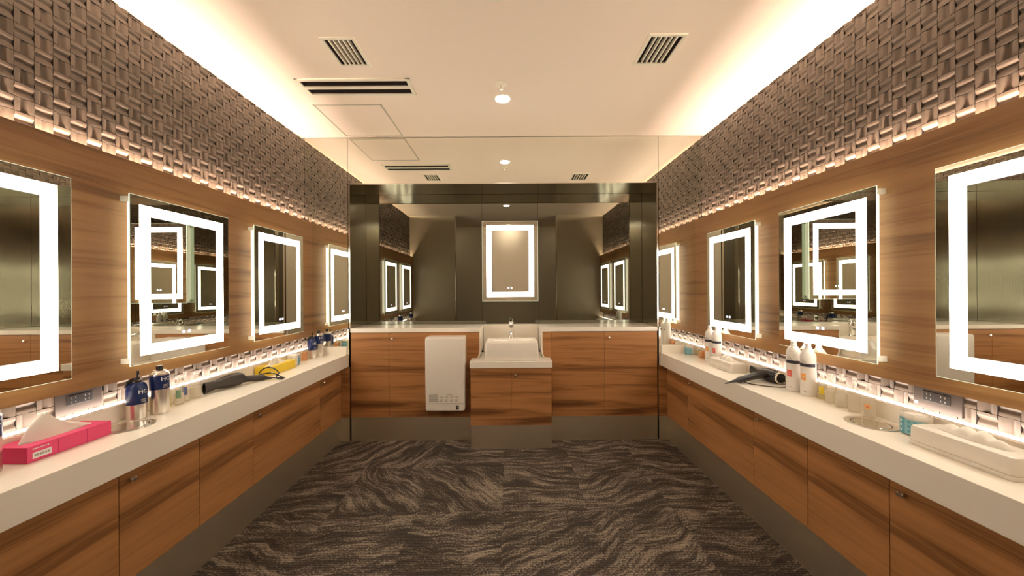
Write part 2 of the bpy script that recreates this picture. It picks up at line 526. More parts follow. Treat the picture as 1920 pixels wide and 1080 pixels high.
def relief_tiles(side):
    """tiled wall: square tiles with a scooped groove, turned by a quarter from one to the next"""
    mb = MB(); S = side
    X = XT
    base = X + 0.012
    K = 12; g = 0.0009; A = 0.0075
    rows = [(z, 0) for z in [1.943 + TP * k for k in range(-3, 13)]] + [(0.855 + TP * k, 1) for k in range(-1, 1)]
    v = []; f = []
    def tri(x, y, z): return (S * x, y, z)
    cols = 47
    for c in range(-cols + 33, 33):
        y0 = 1.218 + TP * c; y1 = y0 + TP
        if y1 < Y0 + 0.01: continue
        for (z0, low) in rows:
            z1 = z0 + TP
            if not low and z1 > ZC - 0.02: z1 = ZC - 0.022
            if z1 - z0 < 0.01: continue
            r = round((z0 - (1.943 if not low else 0.855)) / TP)
            vert = ((c + r + low) % 2 == 0)
            tilt = random.uniform(-0.0008, 0.0008)
            n0 = len(v)
            for i in range(K + 1):
                t = i / K
                h = A * (0.5 - 0.5 * math.cos(2 * PI * min(1, max(0, (t - 0.20) / 0.60)))) 
                if vert:
                    yy = y0 + g + (TP - 2 * g) * t
                    for zz in (z0 + g, z1 - g):
                        v.append(tri(X + h - 0.004 + tilt * (1 if t > .5 else -1), yy, zz))
                else:
                    zz = z0 + g + (z1 - z0 - 2 * g) * t
                    for yy in (y0 + g, y1 - g):
                        v.append(tri(X + h - 0.004 + tilt * (1 if t > .5 else -1), yy, zz))
            for i in range(K):
                o = n0 + 2 * i
                f.append((o, o + 1, o + 3, o + 2))
    mb.add(v, f, M['tile'], True)
    # skirts of the tiles (thickness)
    v2 = []; f2 = []
    per = 2 * (K + 1)
    for t0 in range(0, len(v), per):
        ring = [t0 + 2 * i for i in range(K + 1)] + [t0 + 2 * i + 1 for i in range(K, -1, -1)]
        n0 = len(v2)
        for k in ring:
            p = v[k]; v2.append(p); v2.append((S * (X + 0.016), p[1], p[2]))
        m = len(ring)
        for i in range(m):
            a = n0 + 2 * i; b = n0 + 2 * ((i + 1) % m)
            f2.append((a, a + 1, b + 1, b))
    mb.add(v2, f2, M['grout'], False)
    # wall body behind
    mb.box(S * (X + 0.0125), S * (X + 0.02), Y0, D, 0.80, ZC - 0.022, M['grout'])
    return mb
for S, nm in ((-1, 'left'), (1, 'right')):
    struct(relief_tiles(S), 'wall_' + nm, f'{nm} wall of brown woven-look relief tiles')

# outer shells behind the tiled walls, corridor walls at the back of the camera
mb = MB()
for S in (-1, 1):
    mb.box(S * 1.88, S * 1.95, Y0, 3.4, 0, ZC, M['ceiling'])
    mb.box(S * (XT + 0.021), S * 1.88, Y0, D, 2.40, 2.45, M['ceiling'])
mb.box(-1.86, 1.86, 3.32, 3.4, 0, ZC, M['dark'])
struct(mb, 'trim_1', 'plain shell behind the tiled walls')
struct(MB().box(-3.2, 3.2, -0.67, -0.60, 0, ZC, M['wall']), 'wall_front', 'beige wall behind the viewer')
struct(MB().box(-3.2, -3.1, -0.6, 0.42, 0, ZC, M['wall']), 'wall_corridor_left')
struct(MB().box(3.1, 3.2, -0.6, 0.42, 0, ZC, M['wall']), 'wall_corridor_right')
for S, nm, xe in ((-1, 'left', 0.895), (1, 'right', 0.878)):
    o = struct(MB().box(S * (xe + 0.014), S * 3.2, 0.42, Y0, 0, ZC, M['partition']), 'wall_partition_' + nm, f'olive partition beside the entrance, {nm}')
    q = MB().box(S * xe, S * (xe + 0.014), 0.415, Y0 + 0.004, 0, ZC, M['trim']).build('edge_strip', o)
    q['label'] = 'polished metal edge strip'

# cove lights over the tiles
for S, nm in ((-1, 'left'), (1, 'right')):
    o = MB().box(S * 1.862, S * 1.870, Y0 + 0.02, D - 0.005, ZC - 0.019, ZC - 0.003, M['cove']).build('cove_light')
    tag(o, f'long warm light strip hidden above the top of the {nm} tiled wall', 'light strip')
    o = MB().box(S * (XT - 0.032), S * (XT - 0.016), Y0 + 0.02, D - 0.005, ZWT - 0.040, ZWT - 0.032, M['woodtop_led']).build('panel_light')
    tag(o, f'light strip tucked behind the top edge of the {nm} wood wall panel', 'light strip')

# wood wall panels (two boards each side, a fine joint where they meet the mirror wall)
for S, nm in ((-1, 'left'), (1, 'right')):
    mb = MB()
    mb.box(S * XW, S * (XW + 0.020), Y0, D, ZWB, ZWT, M['wood_y'])
    mb.box(S * (XW + 0.021), S * (XT - 0.004), Y0 + 0.1, D - 0.05, ZWB + 0.10, ZWT - 0.16, M['dark'])
    o = mb.build('wood_wall_panel')
    tag(o, f'long walnut panel behind the lit mirrors on the {nm} wall', 'wall panel')

# back wall around the niche
mb = MB()
mb.box(-1.86, 1.86, D + 0.012, D + 0.05, NZ + 0.02, ZC, M['dark'])
for S in (-1, 1):
    mb.box(S * (NX + 0.012), S * 1.86, D + 0.012, D + 0.05, 0, NZ + 0.02, M['dark'])
mb.box(-NX - 0.01, NX + 0.01, DN + 0.008, DN + 0.03, 0, NZ + 0.02, M['dark'])
mb.box(-NX - 0.01, NX + 0.01, D + 0.03, DN + 0.03, NZ + 0.006, NZ + 0.02, M['dark'])
struct(mb, 'wall_back', 'back wall around the mirrored niche')

# mirror cladding of the back wall
def mirror_panel(x0, x1, z0, z1, y, mat, label, cat='wall mirror', th=0.006):
    o = MB().box(x0, x1, y, y + th, z0, z1, mat).build('wall_mirror')
    return tag(o, label, cat)
XS = 1.3365
mirror_panel(-XS + 0.0015, XS - 0.0015, NZ + 0.006, ZC - 0.006, D, M['mirror'], 'wide mirror strip above the steel niche, reaching the ceiling')
mirror_panel(-XT + 0.006, -XS - 0.0015, 0.812, ZC - 0.006, D, M['mirror'], 'tall narrow wall mirror left of the steel niche')
mirror_panel(XS + 0.0015, XT - 0.006, 0.812, ZC - 0.006, D, M['mirror'], 'tall narrow wall mirror right of the steel niche')
# smoked mirror in the niche, in three sheets
mirror_panel(-NX + 0.002, -0.2115, ZV + 0.001, NZ - 0.002, DN, M['mirror_tint'], 'left sheet of the smoked mirror at the back of the niche')
mirror_panel(-0.2095, 0.3265, ZV + 0.001, NZ - 0.002, DN, M['mirror_tint'], 'middle sheet of the smoked mirror, behind the lit mirror over the sink')
mirror_panel(0.3285, NX - 0.002, ZV + 0.001, NZ - 0.002, DN, M['mirror_tint'], 'right sheet of the smoked mirror at the back of the niche')

# steel lining of the niche
fr = thing('niche_frame', (0, D, 0), 'brushed steel frame lining the wide mirrored niche above the vanity', 'frame')
for S in (-1, 1):
    MB().box(S * NX, S * (NX + 0.010), 0.0, DN - D, ZV + 0.0005, NZ, M['steel_z']).build('jamb', fr)
    MB().box(S * (NX - 0.003), S * (NX + 0.010), -0.004, 0.0, ZV, NZ + 0.004, M['trim']).build('edge_trim', fr)
    MB().box(S * 1.329, S * 1.3455, -0.008, 0.008, 0.6365, 0.962, M['trim']).build('lower_trim', fr)
MB().box(-NX, NX, 0.0, DN - D, NZ, NZ + 0.005, M['steel_x']).build('soffit', fr)
MB().box(-NX - 0.010, NX + 0.010, -0.004, 0.0, NZ - 0.003, NZ + 0.006, M['trim']).build('edge_trim', fr)

# skirtings of brushed steel
for S, nm in ((-1, 'left'), (1, 'right')):
    mb = MB()
    mb.box(S * 1.404, S * 1.412, Y0, D - 0.002, 0, ZK + 0.02, M['steel_kick'])
    mb.box(S * 1.329, S * 1.404, D - 0.006, D + 0.002, 0, ZK, M['steel_kick'])
    struct(mb, 'baseboard_' + nm, f'steel toe kick under the {nm} cabinets')
mb = MB()
mb.box(-1.318, -0.2725, D + 0.004, D + 0.010, 0, ZK + 0.01, M['steel_kick'])
mb.box(0.388, 1.318, D + 0.004, D + 0.010, 0, ZK + 0.01, M['steel_kick'])
struct(mb, 'baseboard_back', 'steel toe kick under the back cabinets')

# ------------------------------------------------------------------ side counters
def make_knob(parent, loc, rot):
    mb = MB()
    T = Matrix.Translation(loc) @ rot
    mb.lathe([(0.0045, -0.001), (0.0045, 0.008), (0.0105, 0.011), (0.0115, 0.015), (0.009, 0.019), (0.003, 0.0205)], M['chrome'], seg=16, T=T)
    o = mb.build('knob', parent)
    o['label'] = 'small round chrome knob'
    return o

LEFT = [(Y0 + 0.002, 0.90, None), (0.90, 1.266, None), (1.266, 1.595, 'n'), (1.595, 1.929, None), (1.929, 2.61, 'n'), (2.61, 2.945, 'n')]
RIGHT = [(Y0 + 0.002, 0.88, None), (0.88, 1.221, 'f'), (1.221, 1.556, None), (1.556, 1.899, 'f'), (1.899, 2.60, 'f'), (2.60, 2.945, None)]
ORD = {'L': ['on the left, outside the frame beside the entrance', 'on the left, nearest the viewer, below the pink tissue box',
             'on the left, with the knob nearest the viewer, under the two blue cans', 'on the left, narrow and without a knob, before the hair dryer',
             'on the left, the widest one, under the yellow tissue box', 'on the left, in the corner by the back vanity'],
       'R': ['on the right, outside the frame beside the entrance', 'on the right, nearest the viewer, below the big white tissue case',
             'on the right, narrow and without a knob, under the sunken steel ring', 'on the right, with a knob, below the two tall white cans',
             'on the right, the widest one, under the black hair dryer', 'on the right, in the corner by the back vanity']}
for S, lst, key in ((-1, LEFT, 'L'), (1, RIGHT, 'R')):
    for k, (y0, y1, kn) in enumerate(lst):
        t = thing('cabinet', (S * XB, (y0 + y1) / 2, ZK), 'walnut cabinet ' + ORD[key][k], 'cabinet', 'low cabinets under the %s worktop' % ('left' if S < 0 else 'right'))
        h = (y1 - y0) / 2
        MB().box(S * 0.022, S * 0.21, -h, h, 0.0015, ZTB - ZK - 0.002, M['dark']).build('body', t)
        d = MB().box(0, S * 0.020, -h + 0.0012, h - 0.0012, 0, ZTB - ZK - 0.004, M['wood_c']).build('door', t, bevel=0.0008, bseg=1)
        if kn:
            yk = (-h + 0.037) if kn == 'n' else (h - 0.045)
            make_knob(d, (0, yk, 0.382), Matrix.Rotation(-S * PI / 2, 4, 'Y'))
    # corner filler facing the room
    o = MB().box(S * 1.329, S * (XB - 0.001), D - 0.006, D + 0.010, ZK, ZTB, M['wood_x']).build('filler_panel')
    tag(o, 'narrow upright wood filler in the %s back corner, beside the vanity doors' % ('left' if S < 0 else 'right'), 'filler panel')
    # worktop
    t = thing('worktop', (S * XC, (Y0 + D) / 2, ZTB), 'long white solid worktop along the %s wall' % ('left' if S < 0 else 'right'), 'worktop')
    hy = (D - Y0) / 2 - 0.002
    MB().box(0, S * (XT + 0.006 - XC), -hy, hy, 0, ZT - ZTB, M['solid']).build('slab', t, bevel=0.002)
    MB().box(S * (1.612 - XC), S * (1.637 - XC), -hy, hy, ZT - ZTB + 0.0002, 0.812 - ZTB, M['solid']).build('back_ledge', t, bevel=0.0015)
    MB().box(S * (0.0), S * (1.611 - XC), hy - 0.016, hy, ZT - ZTB + 0.0002, 0.812 - ZTB, M['solid']).build('end_ledge', t, bevel=0.0015)
    o = MB().box(S * 1.638, S * 1.690, Y0 + 0.01, D - 0.006, 0.795, 0.806, M['counter_led']).build('counter_light')
    tag(o, 'glowing white light strip along the back of the %s worktop, under the tiles' % ('left' if S < 0 else 'right'), 'light strip')

# ------------------------------------------------------------------ back vanity
def door(name, parent, x0, x1, z0, z1, y, knob=None, mat=None):
    cx = (x0 + x1) / 2
    d = MB().box(x0 + 0.0012, x1 - 0.0012, y, y + 0.018, z0, z1, mat or M['wood_x']).build(name, parent, bevel=0.0008, bseg=1)
    if knob:
        make_knob(d, (knob[0], y, knob[1]), Matrix.Rotation(PI / 2, 4, 'X'))
    return d
ZVB = 0.932
vl = thing('vanity_cabinet', (-0.79, D, ZK), 'walnut vanity cabinet left of the sink, behind the white hand dryer', 'cabinet')
vx = 0.79; vz = ZK
MB().box(-1.318 + vx, -0.282 + vx, 0.020, DN - D - 0.004, 0.002, 0.70 - vz, M['dark']).build('body', vl)
door('door', vl, -1.319 + vx, -0.989 + vx, 0, ZVB - 0.003 - vz, 0.0)
door('door', vl, -0.989 + vx, -0.657 + vx, 0, ZVB - 0.003 - vz, 0.0, knob=(-0.958 + vx, 0.876 - vz))
# last door ends in a soft curve beside the sink recess
def cove_pts(x_in, x_out, z_top, z0, n=8):
    """points of the white cove: vertical edge that flares outwards at the bottom"""
    pts = [(x_in, z_top)]
    r = abs(x_out - x_in); zh = z0 + 0.085
    for k in range(n + 1):
        a = k / n * PI / 2
        pts.append((x_in + (x_out - x_in) * (1 - math.cos(a)), zh - (zh - z0) * math.sin(a)))
    return pts
lp = cove_pts(-0.212, -0.236, ZVB - 0.003, 0.7095)
poly = [(-0.656, ZK), (-0.2795, ZK), (-0.2795, 0.7095)] + list(reversed(lp)) + [(-0.656, ZVB - 0.003)]
MB().prism([(x + vx, z - vz) for x, z in poly], 'y', 0.0, 0.018, M['wood_x']).build('door', vl)
vr = thing('vanity_cabinet', (0.86, D, ZK), 'walnut vanity cabinet right of the sink, with two wide doors', 'cabinet')
vx = -0.86
MB().box(0.400 + vx, 1.318 + vx, 0.020, DN - D - 0.004, 0.002, 0.70 - vz, M['dark']).build('body', vr)
door('door', vr, 0.41 + vx, 0.863 + vx, 0, ZVB - 0.003 - vz, 0.0)
door('door', vr, 0.863 + vx, 1.319 + vx, 0, ZVB - 0.003 - vz, 0.0, knob=(0.902 + vx, 0.877 - vz))
rp = cove_pts(0.332, 0.356, ZVB - 0.003, 0.7095)
poly = [(0.4095, ZK)] + [(0.4095, ZVB - 0.003)] + rp + [(0.397, 0.7095), (0.397, ZK)]
MB().prism([(x + vx, z - vz) for x, z in poly], 'y', 0.0, 0.018, M['wood_x']).build('side_panel', vr)

vt = thing('vanity_counter', (0.06, D, ZVB), 'white solid vanity top with a curved recess around the sink', 'worktop')
ox = -0.06; oz = -ZVB
MB().box(-1.3195 + ox, -0.1985 + ox, -0.007, DN - D - 0.001, 0, ZV - ZVB, M['solid']).build('slab', vt, bevel=0.002)
MB().box(0.3185 + ox, 1.3195 + ox, -0.007, DN - D - 0.001, 0, ZV - ZVB, M['solid']).build('slab', vt, bevel=0.002)
# liner of the recess
rs = thing('sink_surround', (0.06, D, ZVB), 'curved white surround rising behind and beside the sink', 'surround')
def liner(side_pts, th, s):
    out = side_pts
    inn = [(x + s * th, z) for x, z in side_pts[:-1]] + [(side_pts[-1][0] + s * th, side_pts[-1][1] + 0.0)]
    return out + list(reversed(inn))
for pts, s in ((cove_pts(-0.2115, -0.2355, ZVB - 0.0005, 0.7098), 1), (cove_pts(0.3315, 0.3555, ZVB - 0.0005, 0.7098), -1)):
    poly = liner(pts, 0.012, s)
    MB().prism([(x + ox, z + oz) for x, z in poly], 'y', -0.004, DN - D - 0.0555, M['solid']).build('recess_side', rs)
# rounded back of the recess
MB().box(-0.1975 + ox, 0.3175 + ox, DN - D - 0.055, DN - D - 0.001, 0.7100 + oz, ZV + oz, M['solid']).build('backsplash', rs, bevel=0.002)

# sink unit
su = thing('sink_cabinet', (0.0605, 2.80, ZK - 0.015), 'low walnut sink cabinet standing forward of the vanity', 'cabinet')
ox = -0.0605; oy = -2.80; zz0 = 0.187
oz = -zz0 + 0.0
su.location.z = zz0
MB().box(-0.270 + ox, 0.387 + ox, 0.018, D - 2.80 - 0.001, 0.0, 0.654 - zz0, M['wood_x']).build('body', su)
MB().box(-0.2725 + ox, 0.3895 + ox, 0.0, 0.017, 0.0, 0.0365, M['wood_x']).build('bottom_rail', su)
door('door', su, -0.2735 + ox, 0.0605 + ox, 0.0375, 0.654 - zz0, 0.0)
door('door', su, 0.0605 + ox, 0.3905 + ox, 0.0375, 0.654 - zz0, 0.0, knob=(0.094 + ox, 0.594 - zz0))
tk = MB().box(-0.2715, 0.3885, 2.800, D + 0.002, 0, 0.1865, M['steel_kick']).build('plinth')
tag(tk, 'shiny steel plinth under the sink cabinet', 'plinth')
sl = MB().box(-0.278, 0.396, 2.788, DN - 0.056, 0.6555, 0.7085, M['solid']).build('sink_counter', bevel=0.003)
tag(sl, 'small white counter slab carrying the sink', 'worktop')
# basin: a white rectangular vessel, open at the top
def basin():
    mb = MB()
    x0, x1, y0, y1, z0, z1 = -0.2225, 0.2225, 0.0, 0.335, 0.0, 0.1485
    def rr(x0, x1, y0, y1, z, r, n=5):
        p = []
        for cx, cy, a0 in ((x1 - r, y1 - r, 0), (x0 + r, y1 - r, 90), (x0 + r, y0 + r, 180), (x1 - r, y0 + r, 270)):
            for k in range(n + 1):
                a = math.radians(a0 + 90 * k / n)
                p.append((cx + r * math.cos(a), cy + r * math.sin(a), z))
        return p
    rings = [rr(x0 + .004, x1 - .004, y0 + .004, y1, z0, .012), rr(x0, x1, y0, y1, z0 + .004, .014), rr(x0 + .004, x1 - .004, y0 + .002, y1, z1 - .006, .014),
             rr(x0 + .007, x1 - .007, y0 + .005, y1 - .002, z1, .012), rr(x0 + .018, x1 - .018, y0 + .018, y1 - .075, z1, .02), rr(x0 + .024, x1 - .024, y0 + .024, y1 - .082, z1 - .010, .025),
             rr(x0 + .04, x1 - .04, y0 + .04, y1 - .10, z1 - .085, .04), rr(x0 + .10, x1 - .10, y0 + .09, y1 - .15, z1 - .10, .03)]
    mb.loft(rings, M['porcelain'], True, True, True)
    return mb
bs = thing('sink', (0.066, 2.812, 0.709), 'white rectangular vessel sink below the lit mirror in the niche', 'sink')
basin().build('basin', bs)
MB().lathe([(0.02, 0.0490), (0.02, 0.0515), (0.012, 0.052)], M['chrome'], c=(0, 0.145), seg=20).build('drain', bs)
# tap
tp = thing('tap', (0.062, 3.105, 0.8577), 'chrome single lever tap at the back of the white sink', 'tap')
mb = MB()
mb.lathe([(0.027, 0), (0.027, 0.006), (0.022, 0.010), (0.0215, 0.085), (0.0235, 0.092), (0.0235, 0.108), (0.020, 0.112)], M['chrome'], seg=24)
mb.build('body', tp)
MB().tube([(0, -0.015, 0.060), (0, -0.06, 0.058), (0, -0.10, 0.050), (0, -0.115, 0.040)], 0.012, M['chrome'], seg=14).build('spout', tp)
mb = MB()
mb.lathe([(0.017, 0.113), (0.018, 0.128), (0.015, 0.138)], M['chrome'], seg=20)
mb.box(-0.012, 0.012, -0.075, 0.012, 0.138, 0.147, M['chrome'])
mb.lathe([(0.022, 0.139), (0.024, 0.146), (0.020, 0.151)], M['chrome'], seg=20)
mb.build('lever', tp, bevel=0.002)

# hand dryer on the left door
hd = thing('hand_dryer', (-0.4825, D, 0.300), 'white wall-mounted hand dryer on the wood doors left of the sink', 'hand dryer')
prof = [(-0.001, 0.02), (-0.148, 0.0), (-0.150, 0.012), (-0.150, 0.600), (-0.120, 0.612), (-0.001, 0.612)]
mb = MB()
# shell: narrower towards the wall in its lower half
def ringz(z, hw, yb, yf, r=0.018, n=4):
    p = []
    for cx, cy, a0 in ((hw - 0.004, yb, 0), (-hw + 0.004, yb, 90)):
        p.append((cx if a0 == 0 else cx, cy, z))
    q = []
    for cx, cy, a0 in ((-hw + r, yf + r, 180), (hw - r, yf + r, 270)):
        for k in range(n + 1):
            a = math.radians(a0 + 90 * k / n)
            q.append((cx + r * math.cos(a), cy + r * math.sin(a), z))
    return p + q
rings = [ringz(0.002, 0.150, -0.02, -0.140), ringz(0.012, 0.161, -0.02, -0.149), ringz(0.30, 0.1635, -0.03, -0.150), ringz(0.33, 0.1635, -0.0015, -0.150),
         ringz(0.585, 0.1635, -0.0015, -0.150), ringz(0.6, 0.162, -0.0015, -0.145), ringz(0.606, 0.158, -0.0015, -0.138)]
mb.loft(rings, M['white_plastic'], True)
sh = mb.build('shell', hd)
mdn = sh.modifiers.new('ws', 'WEIGHTED_NORMAL') if False else None
MB().box(-0.163, 0.163, -0.1515, -0.149, 0.067, 0.0685, M['gray_print']).build('seam', hd)
MB().box(-0.10, 0.10, -0.10, -0.0012, -0.004, 0.015, M['gray_print']).build('outlet', hd)
mb = MB()
yl = -0.1512
for k in range(7):
    mb.box(-0.130, -0.056 + (0.004 if k == 0 else 0), yl, yl + 0.001, 0.084 + k * 0.0085, 0.084 + k * 0.0085 + 0.0045, M['gray_print'])
for bx in (-0.038, 0.002, 0.045, 0.085):
    for bz, w in ((0.086, 0.018), (0.096, 0.024), (0.110, 0.020), (0.119, 0.026)):
        mb.box(bx + random.uniform(-0.004, 0.004), bx + w, yl, yl + 0.001, bz, bz + 0.004, M['gray_print'])
mb.box(0.015, 0.062, yl, yl + 0.001, 0.136, 0.1395, M['gray_print'])
mb.build('printed_instructions', hd)
mb = MB().box(0.093, 0.112, -0.1522, -0.149, 0.019, 0.051, M['black'])
mb.box(0.0995, 0.1055, -0.1526, -0.152, 0.036, 0.045, M['gray_print'])
mb.build('display', hd)

# ------------------------------------------------------------------ lit mirrors
def lit_mirror(label, loc, rz, side_mount=True):
    """built facing -Y: x along the wall, origin at lower middle of the glass front"""
    t = thing('lit_mirror', loc, label, 'lit mirror', 'light-framed mirrors', rz)
    W, H = 0.264, 0.758
    gb = 0.004
    # glass sheet with green edge
    MB().box(-W, W, 0.0012, gb, 0, H, M['glass_edge']).build('glass_edge', t)
    inner = 0.040
    bw = 0.0335
    ml = MB()
    def frame(mb, a, b, y0, y1, mat):
        """rectangular ring between insets a and b"""
        mb.box(-W + a, W - a, y0, y1, a, b, mat)
        mb.box(-W + a, W - a, y0, y1, H - b, H - a, mat)
        mb.box(-W + a, -W + b, y0, y1, b, H - b, mat)
        mb.box(W - b, W - a, y0, y1, b, H - b, mat)
    fr = MB(); frame(fr, 0.0016, inner, 0.0, 0.0012, M['mirror'])
    fr.box(-W + 0.0885, W - 0.0885, 0.0, 0.0012, 0.0885, H - 0.0885, M['mirror'])
    fr.build('glass', t)
    lb = MB(); frame(lb, inner, inner + bw, -0.0002, 0.0012, M['led_mirror'])
    frame(lb, inner + bw + 0.002, inner + bw + 0.0125, -0.0002, 0.0012, M['led_mirror'])
    lb.build('light_band', t)
    ln = MB(); frame(ln, inner + bw, inner + bw + 0.002, 0.0, 0.0012, M['line'])
    ln.build('dark_line', t)
    gl = MB(); frame(gl, inner + bw + 0.0125, 0.0885, 0.0, 0.0012, M['led_glow']); gl.build('soft_edge', t)
    # box behind the glass
    dep = 0.044 if side_mount else 0.035
    MB().box(-W + 0.030, W - 0.030, gb, dep, 0.03, H - 0.03, M['mbody']).build('back_box', t)
    for sx in (-1, 1):
        for z in (0.012, H - 0.034):
            MB().box(sx * (W - 0.006) - 0.006, sx * (W - 0.006) + 0.006, gb, dep - 0.002, z, z + 0.022, M['frost']).build('bracket', t)
    ic = MB()
    ic.box(-0.024, -0.010, -0.0006, 0.0, 0.118, 0.130, M['icon'])
    for a, b, c, d_ in ((0.006, 0.018, 0.118, 0.1205), (0.006, 0.018, 0.1275, 0.130), (0.006, 0.0085, 0.1205, 0.1275), (0.0155, 0.018, 0.1205, 0.1275)):
        ic.box(a, b, -0.0006, 0.0, c, d_, M['icon_w'])
    ic.build('touch_icon', t)
    return t
LY = [(1.0325, 'left lit mirror nearest the viewer, above the pink tissue box'), (1.7585, 'left lit mirror above the grey hair dryer and the clear bottles'),
      (2.4885, 'left lit mirror nearest the mirror wall, above the yellow tissue box')]
RY = [(0.989, 'right lit mirror nearest the viewer, above the big white tissue case'), (1.716, 'right lit mirror above the two tall white spray cans'),
      (2.436, 'right lit mirror nearest the mirror wall, above the small white tissue case')]
for y, lb in LY:
    lit_mirror(lb, (-1.605, y, 0.967), PI / 2)
for y, lb in RY:
    lit_mirror(lb, (1.605, y, 0.967), -PI / 2)
lit_mirror('lit mirror hanging in the niche over the white sink', (0.058, 3.246, 1.186), 0.0, False)

# ------------------------------------------------------------------ ceiling fittings
def grille(x0, x1, y0, y1, label):
    cx, cy = (x0 + x1) / 2, (y0 + y1) / 2
    t = thing('air_vent', (cx, cy, ZC), label, 'air vent', 'square ceiling vents')
    a, b = (x1 - x0) / 2, (y1 - y0) / 2
    w = 0.017
    mb = MB()
    for (u0, u1, v0, v1) in ((-a, a, -b, -b + w), (-a, a, b - w, b), (-a, -a + w, -b + w, b - w), (a - w, a, -b + w, b - w)):
        mb.box(u0, u1, v0, v1, -0.008, -0.0003, M['white_metal'])
    mb.build('frame', t, bevel=0.001, bseg=1)
    n = 5
    for k in range(n):
        x = -a + w + (2 * a - 2 * w) * (k + 1) / (n + 1)
        m_ = MB()
        m_.box(x - 0.004, x + 0.004, -b + w, b - w, -0.006, 0.014, M['white_metal'])
        m_.build('slat', t)
    return t
grille(-0.934, -0.751, 1.778, 2.012, 'slatted air vent in the ceiling on the left, above the slot diffuser')
grille(0.780, 0.980, 1.768, 2.012, 'slatted air vent in the ceiling on the right')
sd = thing('slot_diffuser', (-0.926, 2.221, ZC), 'long twin-slot air diffuser in the ceiling beside the access panel', 'air diffuser')
mb = MB()
for y0, y1 in ((-0.093, -0.071), (-0.016, 0.014), (0.069, 0.091)):
    mb.box(-0.358, 0.358, y0, y1, -0.007, -0.0003, M['white_metal'])
for s in (-1, 1):
    mb.box(s * 0.336, s * 0.358, -0.093, 0.091, -0.0065, -0.0003, M['white_metal'])
mb.build('frame', sd)
for y in (-0.043, 0.042):
    MB().box(-0.335, 0.335, y - 0.006, y + 0.004, 0.012, 0.03, M['gray_print']).build('blade', sd)
ap = thing('access_panel', (-1.092, 2.675, ZC), 'flush square access panel in the ceiling by the mirror wall', 'access panel')
mb = MB()
a, b = 0.243, 0.250
for (u0, u1, v0, v1) in ((-a, a, -b, -b + 0.011), (-a, a, b - 0.011, b), (-a, -a + 0.011, -b, b), (a - 0.011, a, -b, b)):
    mb.box(u0, u1, v0, v1, -0.003, -0.0003, M['panel_line'])
mb.build('frame', ap)
MB().box(-a + 0.012, a - 0.012, -b + 0.012, b - 0.012, -0.0016, -0.0003, M['ceiling']).build('hatch', ap)

def downlight(x, y, label):
    t = thing('downlight', (x, y, ZC), label, 'downlight', 'round ceiling downlights')
    mb = MB()
    mb.lathe([(0.057, -0.0003), (0.058, -0.004), (0.050, -0.005), (0.047, -0.0005)], M['white_metal'], seg=32, cap0=False, cap1=False)
    mb.build('trim_ring', t)
    MB().lathe([(0.047, -0.0006), (0.046, -0.0022), (0.0, -0.0028)], M['lamp'], seg=32, cap0=False, cap1=False).build('lens', t)
    return t
downlight(0.011, 2.365, 'glowing round downlight in the middle of the ceiling')
downlight(0.05, -0.49, 'round downlight behind the viewer, washing the beige wall')
downlight(-1.15, -0.12, 'added unseen downlight beyond the left partition, brightening the beige wall')  # extra lamp hidden by the partition, added to brighten the far wall
downlight(1.15, -0.12, 'added unseen downlight beyond the right partition, brightening the beige wall')  # its twin on the other side, likewise added for the far wall
downlight(0.011, 1.20, 'round downlight overhead, seen only mirrored in the niche')
sp = thing('sprinkler', (0.003, 2.20, ZC), 'small ceiling sprinkler just in front of the downlight', 'sprinkler')
MB().lathe([(0.036, -0.0003), (0.036, -0.003), (0.026, -0.008), (0.012, -0.009)], M['white_metal'], seg=28).build('cover_plate', sp)
MB().lathe([(0.009, -0.009), (0.009, -0.030), (0.014, -0.031), (0.014, -0.036), (0.005, -0.038)], M['alu'], seg=20).build('head', sp)
sm = thing('smoke_detector', (-0.005, 1.505, ZC), 'pale round detector at the top edge of the ceiling view', 'smoke detector')
MB().lathe([(0.050, -0.0003), (0.050, -0.012), (0.040, -0.022), (0.0, -0.024)], M['white_metal'], seg=32).build('case', sm)

# ------------------------------------------------------------------ power outlets
def outlet(S, y0, y1, label):
    cy = (y0 + y1) / 2
    t = thing('power_outlet', (S * (XT - 0.006), cy, 0.812), label, 'power outlet')
    h = (y1 - y0) / 2
    MB().box(S * -0.004, S * 0.006, -h, h, 0, 0.090, M['plate']).build('plate', t, bevel=0.001)
    f = MB().box(S * -0.0065, S * -0.0042, -0.042, 0.042, 0.032, 0.070, M['black']).build('socket_block', t, bevel=0.001)
    for yy in (-0.022, 0.022):
        m_ = MB()
        for dz in (-0.008, 0.008):
            for dy in (-0.0065, 0.0065):
                m_.box(S * -0.0072, S * -0.0062, yy + dy - 0.0015, yy + dy + 0.0015, 0.051 + dz - 0.0035, 0.051 + dz + 0.0035, M['alu'])
        m_.build('socket', t)
    if S > 0:
        MB().box(S * -0.0052, S * -0.0042, h - 0.016, h - 0.004, 0.012, 0.022, M['print_white']).build('sticker', t)
    return t
outlet(-1, 1.319, 1.470, 'dark steel power outlet plate on the left tiles, behind the pink tissue box')
outlet(1, 1.253, 1.404, 'dark steel power outlet plate on the right tiles, by the teal tub')

